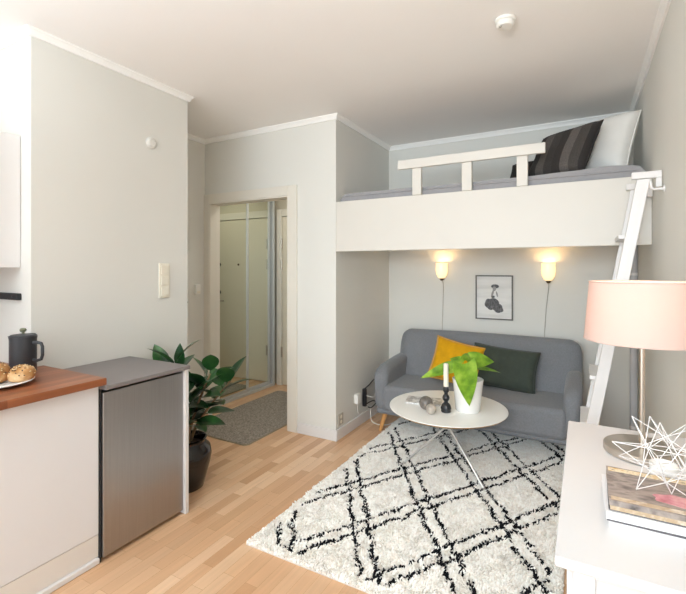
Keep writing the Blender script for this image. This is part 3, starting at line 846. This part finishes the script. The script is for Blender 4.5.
b = MB(); b.tube([(mx0+0.03, my0-0.002, 1.985), (mx1-0.05, my0-0.002, 1.985)], 0.006, 8); b.build('piping', M['mattress'], mt, smooth=True)
pillow('bed_pillow', 'white plump bed pillow leaning in the loft corner', 'pillow', M['white_linen'], (0.105, 3.54, 2.245), 0.42, 0.48, 0.19, (R_(-24), R_(0), R_(-30)), pinch=0.05)
pillow('bed_pillow', 'dark striped wool pillow leaning on the white loft pillow', 'pillow', M['stripe'], (-0.13, 3.34, 2.19), 0.46, 0.39, 0.13, (R_(-28), R_(0), R_(-36)), pinch=0.05)
pillow('bed_pillow', 'plain charcoal pillow half hidden behind the striped one', 'pillow', M['charcoal_cloth'], (-0.30, 3.74, 2.155), 0.46, 0.32, 0.11, (R_(-48), R_(0), R_(-4)), pinch=0.05)

# ------------------------------------------------------------------ ladder
la = thing('loft_ladder', 'white wooden ladder leaning at the right end of the loft', 'ladder', (0.0, 2.8, 0))
ly0, ly1 = 2.64, 2.98
lx_top, lz_top, lx_bot = 0.262, 1.85, -0.062
def lx(z): return lx_bot+(lx_top-lx_bot)*z/lz_top
def stile(y0):
    w = 0.028
    return MB().hexa([(lx(0.03)-w, y0, 0.03), (lx(0.03)+w, y0, 0.03), (lx(0.03)+w, y0+0.026, 0.03), (lx(0.03)-w, y0+0.026, 0.03),
                      (lx_top-w, y0, lz_top), (lx_top+w, y0, lz_top), (lx_top+w, y0+0.026, lz_top), (lx_top-w, y0+0.026, lz_top)])
for y0 in (ly0, ly1):
    st = stile(y0).build('stile', M['white'], la, bevel=0.003)
    b = MB(); b.box(lx_top-0.05, lx_top+0.075, y0-0.001, y0+0.027, 1.852, 1.886).box(lx_top+0.05, lx_top+0.075, y0-0.001, y0+0.027, 1.805, 1.8515)
    b.build('hook', M['white'], st, bevel=0.003)
for zt in (0.32, 0.575, 0.83, 1.08, 1.33, 1.575):
    MB().box(lx(zt)-0.058, lx(zt)+0.03, ly0+0.027, ly1-0.001, zt-0.022, zt).build('tread', M['white'], la, bevel=0.003)
lr = thing('ladder_rail', 'white metal hook rod fixed to the right wall at the ladder top', 'rail', (XR, 2.7, 1.8))
MB().tube([(XR-0.001, 2.61, 1.79), (0.30, 2.61, 1.79), (0.29, 2.61, 1.80), (0.287, 2.61, 1.83)], 0.006, 10).build('rod', M['white'], lr, smooth=True)
MB().tube([(XR-0.001, 2.61, 1.79), (XR-0.006, 2.61, 1.79)], 0.016, 16).build('flange', M['white'], lr, smooth=True)

# grey riser pipe in the back corner
pp = thing('riser_pipe', 'grey painted riser pipe on the right wall behind the ladder', 'pipe', (0.313, 3.75, 0))
MB().tube([(0.313, 3.75, 0.002), (0.313, 3.75, 1.598)], 0.025, 20).build('tube', M['pipe'], pp, smooth=True)
for z in (0.25, 1.35): MB().tube([(0.313, 3.75, z), (0.313, 3.75, z+0.02)], 0.028, 20).build('clip', M['white'], pp, smooth=True)

# ------------------------------------------------------------------ sconces
def sconce(x, zc, label, cord_x):
    t = thing('wall_sconce', label, 'wall lamp', (x, YB, zc), group='opal wall sconces over the sofa')
    y = YB-0.075
    MB().lathe([(r_*1.15, z_*1.28) for r_, z_ in [(0.016, -0.055), (0.03, -0.048), (0.045, -0.02), (0.05, 0.015), (0.047, 0.045), (0.05, 0.062), (0.047, 0.063), (0.044, 0.045), (0.046, 0.015), (0.041, -0.018), (0.027, -0.044), (0.014, -0.051)]], (x, y, zc), 32).build('glass_shade', M['opal'], t, smooth=True, angle=60)
    h = MB(); h.lathe([(0, -0.092), (0.012, -0.09), (0.02, -0.076), (0.023, -0.063), (0, -0.061)], (x, y, zc), 20); h.tube([(x, y, zc-0.078), (x, YB-0.02, zc-0.078), (x, YB-0.002, zc-0.078)], 0.007, 10)
    hh = h.build('holder', M['bronze'], t, smooth=True)
    MB().ball((x, y, zc-0.005), 0.016, 12, (1, 1, 1.3)).build('bulb', M['bulb'], hh, smooth=True)
    pts = [(x, y, zc-0.09), (x, YB-0.03, zc-0.11), (x+(cord_x-x)*0.2, YB-0.006, zc-0.18), (x+(cord_x-x)*0.6, YB-0.005, zc-0.3), (cord_x, YB-0.005, zc-0.52), (cord_x, YB-0.005, zc-0.75)]
    MB().tube(pts, 0.0028, 6).build('cord', M['grey_plastic'], t, smooth=True)
    L = bpy.data.lights.new('sconce_light', 'POINT'); L.energy = 0.5; L.color = (1.0, 0.76, 0.48); L.shadow_soft_size = 0.02
    lo_ = bpy.data.objects.new('sconce_light', L); COL.objects.link(lo_); lo_.parent = t; lo_.location = (0, -0.075, 0.055)
sconce(-1.186, 1.375, 'lit opal glass wall sconce left of the framed picture', -1.20)
sconce(-0.265, 1.365, 'lit opal glass wall sconce right of the framed picture', -0.30)

# framed picture
fp = thing('framed_picture', 'small framed black and white photo hung above the sofa', 'picture', (-0.719, YB, 1.13))
fx0, fx1, fz0, fz1 = -0.883, -0.556, 0.933, 1.338
b = MB(); t_ = 0.011
b.box(fx0, fx0+t_, YB-0.022, YB-0.001, fz0, fz1).box(fx1-t_, fx1, YB-0.022, YB-0.001, fz0, fz1).box(fx0+t_, fx1-t_, YB-0.022, YB-0.001, fz0, fz0+t_).box(fx0+t_, fx1-t_, YB-0.022, YB-0.001, fz1-t_, fz1)
b.build('frame', M['frame'], fp)
pr = MB().box(fx0+t_, fx1-t_, YB-0.012, YB-0.002, fz0+t_, fz1-t_).build('print', M['paper'], fp)
def pic(px, py):   # fraction of the print from its top left
    return (fx0+t_+(fx1-fx0-2*t_)*px, fz1-t_-(fz1-fz0-2*t_)*py)
def blob(b, cx, cy, rx, ry, y, rot=0, n=24, wob=0.0):
    pts = []
    for k in range(n):
        a = 2*PI*k/n; r = 1+wob*math.sin(a*5+1)
        ax, ay = rx*r*math.cos(a), ry*r*math.sin(a)
        q = pic(cx+ax*math.cos(rot)-ay*math.sin(rot), cy+ax*math.sin(rot)+ay*math.cos(rot)); pts.append(q)
    b.prism(pts, 'y', y, y-0.0004)
b = MB(); y0 = YB-0.0121
blob(b, 0.40, 0.665, 0.17, 0.13, y0, 0.25, wob=0.06); blob(b, 0.60, 0.745, 0.17, 0.11, y0-0.0003, 0.35, wob=0.07); blob(b, 0.5, 0.62, 0.15, 0.10, y0-0.0006, 0.2)
blob(b, 0.53, 0.235, 0.115, 0.048, y0, 0.0)
blob(b, 0.47, 0.485, 0.055, 0.03, y0)
b.mi = 1
blob(b, 0.51, 0.29, 0.05, 0.055, y0-0.0003); blob(b, 0.46, 0.40, 0.03, 0.09, y0, 0.35); blob(b, 0.585, 0.42, 0.022, 0.07, y0, -0.3)
b.build('printed_figure', [M['ink_dark'], M['ink_mid']], pr)

# ------------------------------------------------------------------ sockets and cables on the closet side
so = thing('wall_socket', 'grey double wall socket low on the closet side wall', 'wall socket', (XP, 3.127, 0.16))
MB().box(XP+0.0005, XP+0.012, 3.085, 3.165, 0.115, 0.205).build('plate', M['grey_plastic'], so, bevel=0.004)
for dz in (0.14, 0.18):
    b = MB(); b.lathe([(0, 0.003), (0.013, 0.003), (0.016, 0), (0, 0)], (0, 0, 0), 18); b.xf(Matrix.Translation((XP+0.0125, 3.125, dz)) @ Matrix.Rotation(PI/2, 4, 'Y')); b.build('outlet', M['ivory_plastic'], so, smooth=True)
ad = thing('power_adapter', 'white plug-in power adapter on the wall left of the sofa', 'power adapter', (XP, 3.41, 0.25))
MB().box(XP+0.001, XP+0.04, 3.375, 3.445, 0.215, 0.30).build('housing', M['plastic'], ad, bevel=0.008)
def spl(ctrl, n=8):
    P = [Vector(p) for p in ctrl]; out = []
    for i in range(len(P)-1):
        p0, p1, p2, p3 = P[max(i-1, 0)], P[i], P[i+1], P[min(i+2, len(P)-1)]
        for k in range(n):
            t = k/n
            out.append(0.5*((2*p1)+(p2-p0)*t+(2*p0-5*p1+4*p2-p3)*t*t+(3*p1-p0-3*p2+p3)*t**3))
    out.append(P[-1]); return out
X1 = XP+0.02
MB().tube(spl([(X1, 3.41, 0.214), (X1, 3.41, 0.15), (X1+0.01, 3.43, 0.11), (X1+0.02, 3.47, 0.12)]), 0.0035, 6).build('cord', M['cable_white'], ad, smooth=True)
sp = thing('power_strip', 'black power strip mounted on the wall beside the sofa', 'power strip', (XP, 3.62, 0.25))
MB().box(XP+0.001, XP+0.035, 3.535, 3.565, 0.15, 0.31).build('housing', M['black'], sp, bevel=0.005)
MB().tube(spl([(X1, 3.55, 0.31), (X1+0.02, 3.60, 0.335), (X1+0.02, 3.70, 0.36), (X1+0.01, 3.78, 0.34), (X1+0.01, 3.85, 0.2)]), 0.0055, 6).build('cord', M['cable_black'], sp, smooth=True)
cb = tag(MB().tube(spl([(XP+0.037, 3.55, 0.25), (X1+0.06, 3.60, 0.23), (X1+0.05, 3.68, 0.25), (X1+0.03, 3.85, 0.27), (X1+0.02, 4.0, 0.2)]), 0.004, 6).build('cable', M['cable_white'], smooth=True, loc=(XP, 3.6, 0.2)), 'white cable plugged into the black power strip', 'cable')
cb = tag(MB().tube(spl([(XP+0.030, 3.57, 0.17), (X1+0.05, 3.62, 0.19), (X1+0.06, 3.66, 0.16), (X1+0.04, 3.60, 0.13), (X1+0.03, 3.56, 0.145)]), 0.005, 6).build('cable', M['cable_black'], smooth=True, loc=(XP, 3.6, 0.15)), 'black looped cable under the power strip', 'cable')
cb = tag(MB().tube(spl([(X1+0.03, 3.62, 0.14), (X1+0.035, 3.60, 0.06), (X1+0.07, 3.57, 0.012), (X1+0.16, 3.56, 0.006), (X1+0.22, 3.62, 0.006), (X1+0.24, 3.80, 0.006)]), 0.004, 6).build('cable', M['cable_white'], smooth=True, loc=(XP, 3.6, 0)), 'white cable drooping to the floor by the sofa leg', 'cable')

# ------------------------------------------------------------------ dresser
DXa, DXb, DYa, DYb, DZ = -0.054, XR-0.004, 1.008, 1.935, 0.80
dd = thing('dresser', 'white dresser against the right wall in the foreground', 'dresser', (0.15, 1.48, 0))
MB().box(DXa, DXb, DYa, DYb, DZ-0.022, DZ).build('top', M['dresser'], dd, bevel=0.004, seg=3)
b = MB(); b.box(DXa+0.038, DXb-0.006, DYa+0.02, DYb-0.012, 0.10, DZ-0.0225)
b.build('body', M['dresser'], dd)
b = MB(); s0, s1 = DYa+0.008, DYa+0.0195
b.box(DXa+0.034, DXa+0.074, s0, s1, 0.0, DZ-0.0225).box(DXb-0.05, DXb-0.006, s0, s1, 0.0, DZ-0.0225).box(DXa+0.074, DXb-0.05, s0, s1, DZ-0.030, DZ-0.0225).box(DXa+0.074, DXb-0.05, s0, s1, 0.1, 0.16)
b.build('side_frame', M['dresser'], dd, bevel=0.002)
for z0, z1 in ((0.12, 0.335), (0.34, 0.555), (0.56, 0.772)):
    MB().box(DXa+0.022, DXa+0.0375, DYa+0.024, DYb-0.016, z0, z1).build('drawer', M['dresser'], dd, bevel=0.002)
for x in (DXa+0.06, DXb-0.03):
    for y in (DYa+0.045, DYb-0.04): MB().box(x-0.02, x+0.02, y-0.02, y+0.02, 0.0005, 0.0995).build('leg', M['dresser'], dd, bevel=0.002)

# table lamp
LX, LY = 0.164, 1.70
tl = thing('table_lamp', 'table lamp with pale pink drum shade and nickel base on dresser', 'lamp', (LX, LY, DZ))
MB().lathe([(0, 0.001), (0.105, 0.001), (0.108, 0.004), (0.108, 0.022), (0.105, 0.025), (0.02, 0.028), (0.016, 0.032), (0, 0.032)], (LX, LY, DZ), 56).build('base', M['nickel'], tl, smooth=True, angle=30)
MB().tube([(LX, LY, DZ+0.03), (LX, LY, DZ+0.42)], 0.0085, 18).build('pole', M['nickel'], tl, smooth=True)
zb, zt = DZ+0.366, DZ+0.557
so_ = MB().lathe([(0.018, 0.42), (0.018, 0.36), (0.0, 0.36)], (LX, LY, DZ+0.005), 16).build('socket', M['plastic'], tl, smooth=True)
MB().ball((LX, LY, DZ+0.45), 0.028, 14, (1, 1, 1.2)).build('bulb', M['bulb'], so_, smooth=True)
r0, r1 = 0.165, 0.149
sh = MB().lathe([(r0, zb), (r1, zt), (r1-0.002, zt), (r0-0.002, zb), (r0, zb)], (LX, LY, 0), 72).build('lamp_shade', M['shade'], tl, smooth=True, angle=50)
for zz, rr_ in ((zb+0.001, r0), (zt-0.001, r1)):
    MB().tube([(LX+rr_*math.cos(2*PI*k/48), LY+rr_*math.sin(2*PI*k/48), zz) for k in range(49)], 0.0022, 6, False).build('rim', M['shade'], sh, smooth=True)
L = bpy.data.lights.new('lamp_light', 'POINT'); L.energy = 1.9; L.color = (1.0, 0.76, 0.55); L.shadow_soft_size = 0.03
lo_ = bpy.data.objects.new('lamp_light', L); COL.objects.link(lo_); lo_.parent = tl; lo_.location = (0, 0, 0.49)

# magazines
def magazine(z, th, ang, dx, label, cov, cx=0.177, cy=1.287, w=0.25, d=0.20):
    t = thing('magazine', label, 'magazine', (cx+dx, cy, z), (0, 0, R_(ang)), 'magazines stacked on the dresser')
    MB().box(-w/2+0.002, w/2-0.002, -d/2+0.001, d/2-0.002, 0.0012, th-0.0012).build('pages', M['pages'], t, local=True)
    b = MB(); b.box(-w/2, w/2, -d/2, d/2, th-0.001, th).box(-w/2, w/2, -d/2, d/2, 0, 0.001).box(-w/2, w/2, -d/2-0.001, -d/2, 0, th)
    c_ = b.build('cover', cov[0], t, local=True)
    return t, c_, w, d, th
z = DZ+0.0005
magazine(z, 0.014, 0.5, 0.001, 'white magazine at the very bottom of the dresser stack', [M['cover_white']], w=0.256, d=0.212); z += 0.0143
magazine(z, 0.004, -0.5, -0.002, 'thin dark grey magazine low in the dresser stack', [M['cover_grey']], w=0.254, d=0.209); z += 0.0043
magazine(z, 0.018, 0.8, -0.005, 'white-spined magazine in the middle of the dresser stack', [M['cover_white']], w=0.257, d=0.206); z += 0.0183
magazine(z, 0.003, -1, 0.0, 'thin dark grey magazine second from the top of the stack', [M['cover_grey']]); z += 0.0033
magazine(z, 0.009, 0.3, 0.001, 'pale tan magazine just under the top magazine', [M['cover_tan']]); z += 0.0093
t, c_, w, d, th = magazine(z, 0.012, -0.3, 0.0, 'top magazine with rustic photo cover under the white wire star', [M['cover_photo']]); z += 0.012
b = MB(); b.box(-w/2+0.004, w/2-0.004, d/2-0.03, d/2-0.006, th, th+0.0004); b.mi = 1
b.prism([(0.02+0.055*math.cos(a*PI/10)*(1+0.12*math.sin(a*1.7)), -0.035+0.028*math.sin(a*PI/10)*(1+0.1*math.cos(a*2.1))) for a in range(20)], 'z', th, th+0.0005); b.mi = 2
b.box(-w/2+0.004, w/2-0.004, -d/2+0.004, -d/2+0.022, th, th+0.0004)
b.build('printed_pictures', [M['cover_yellow'], M['cover_pink'], M['cover_tan']], c_, local=True)
MAGTOP = z+0.0006

# wire star
stx, sty, R0 = 0.165, 1.235, 0.108
ws = thing('wire_star', 'white wire geometric star ornament on the magazine stack', 'ornament', (stx, sty, MAGTOP))
phi = (1+5**0.5)/2
ico = [Vector(v).normalized() for v in [(-1, phi, 0), (1, phi, 0), (-1, -phi, 0), (1, -phi, 0), (0, -1, phi), (0, 1, phi), (0, -1, -phi), (0, 1, -phi), (phi, 0, -1), (phi, 0, 1), (-phi, 0, -1), (-phi, 0, 1)]]
F = [(0, 11, 5), (0, 5, 1), (0, 1, 7), (0, 7, 10), (0, 10, 11), (1, 5, 9), (5, 11, 4), (11, 10, 2), (10, 7, 6), (7, 1, 8), (3, 9, 4), (3, 4, 2), (3, 2, 6), (3, 6, 8), (3, 8, 9), (4, 9, 5), (2, 4, 11), (6, 2, 10), (8, 6, 7), (9, 8, 1)]
rot = Matrix.Rotation(0.4, 3, 'X') @ Matrix.Rotation(0.3, 3, 'Z') @ Matrix.Rotation(0.2, 3, 'Y')
inner = [rot @ v*R0*0.46 for v in ico]
tips = []
edges = set()
for fi, f in enumerate(F):
    for a_, b_ in ((0, 1), (1, 2), (2, 0)): edges.add(tuple(sorted((f[a_], f[b_]))))
segs = [(inner[a_], inner[b_]) for a_, b_ in edges]
for fi, f in enumerate(F):
    if fi % 5 != 2:
        c_ = (inner[f[0]]+inner[f[1]]+inner[f[2]])/3
        tip = c_.normalized()*R0
        tips.append(tip)
        for k in f: segs.append((inner[k], tip))
zmin = min([p.z for p in inner+tips])
cz = MAGTOP-zmin+0.002
b = MB()
for p, q in segs:
    b.tube([Vector((stx, sty, cz))+p, Vector((stx, sty, cz))+q], 0.0010, 6)
b.build('wire', M['white'], ws, smooth=True)
# tealight glass beside it
tc_ = thing('tealight_cup', 'small white tealight cup behind the wire star on dresser', 'candle cup', (0.193, 1.48, DZ))
MB().lathe([(0, 0.001), (0.026, 0.001), (0.03, 0.005), (0.034, 0.06), (0.032, 0.062), (0.028, 0.01), (0, 0.01)], (0.193, 1.48, DZ), 28).build('cup', M['white_ceramic'], tc_, smooth=True)
MB().lathe([(0, 0.0105), (0.025, 0.0105), (0.026, 0.04), (0, 0.041)], (0.193, 1.48, DZ), 20).build('wax', M['wax'], tc_, smooth=True)

# ------------------------------------------------------------------ lights
def area(name, loc, rot, sx, sy, e, col=(1, 1, 1)):
    L = bpy.data.lights.new(name, 'AREA'); L.shape = 'RECTANGLE'; L.size = sx; L.size_y = sy; L.energy = e; L.color = col
    o = bpy.data.objects.new(name, L); COL.objects.link(o); o.location = loc; o.rotation_euler = rot
    return o
area('window_daylight', ((wx0+wx1)/2, YF-0.02, (wz0+wz1)/2), (R_(90), 0, 0), wx1-wx0-0.1, wz1-wz0-0.1, 62, (0.78, 0.905, 1.0))
area('ceiling_bounce_fill', (-1.3, -0.6, 1.9), (R_(180), 0, 0), 1.6, 1.6, 58, (0.78, 0.905, 1.0))  # added fill, no lamp body: lifts the ceiling for soft bounce
area('hall_fill', (-2.65, 3.6, HC-0.06), (0, 0, 0), 0.35, 0.35, 4.4, (0.98, 0.94, 0.84))  # added unseen fill that brightens the hallway
L = bpy.data.lights.new('back_room_fill', 'SPOT'); L.energy = 190; L.color = (0.82, 0.925, 1.0); L.spot_size = R_(66); L.spot_blend = 1.0; L.shadow_soft_size = 0.35  # added fill behind the camera, brightens the sofa end of the room
o = bpy.data.objects.new('back_room_fill', L); COL.objects.link(o); o.location = (-0.1, -1.1, 1.75)
o.rotation_euler = (Vector((-1.0, 3.6, 1.35))-Vector(o.location)).to_track_quat('-Z', 'Y').to_euler()
w = bpy.data.worlds.new('world'); SC.world = w; w.use_nodes = True
bg = w.node_tree.nodes['Background']; bg.inputs[0].default_value = (0.85, 0.93, 1.0, 1); bg.inputs[1].default_value = 1.0

# ------------------------------------------------------------------ camera
cam = bpy.data.cameras.new('camera'); co = bpy.data.objects.new('camera', cam); COL.objects.link(co)
th = math.atan((584-343)/435.0)
co.location = (0, 0, CAM_H); co.rotation_euler = (R_(90), 0, th)
cam.sensor_width = 36; cam.sensor_fit = 'HORIZONTAL'; cam.lens = 36*435/686.0
cam.shift_y = -(297-268.5)/686.0
cam.clip_start = 0.02
SC.camera = co
SC.view_settings.view_transform = 'Standard'; SC.view_settings.look = 'None'; SC.view_settings.gamma = 1.0; SC.view_settings.use_curve_mapping = False
SC.view_settings.exposure = 0.34
SC.cycles.use_denoising = True
SC.cycles.max_bounces = 12; SC.cycles.diffuse_bounces = 10
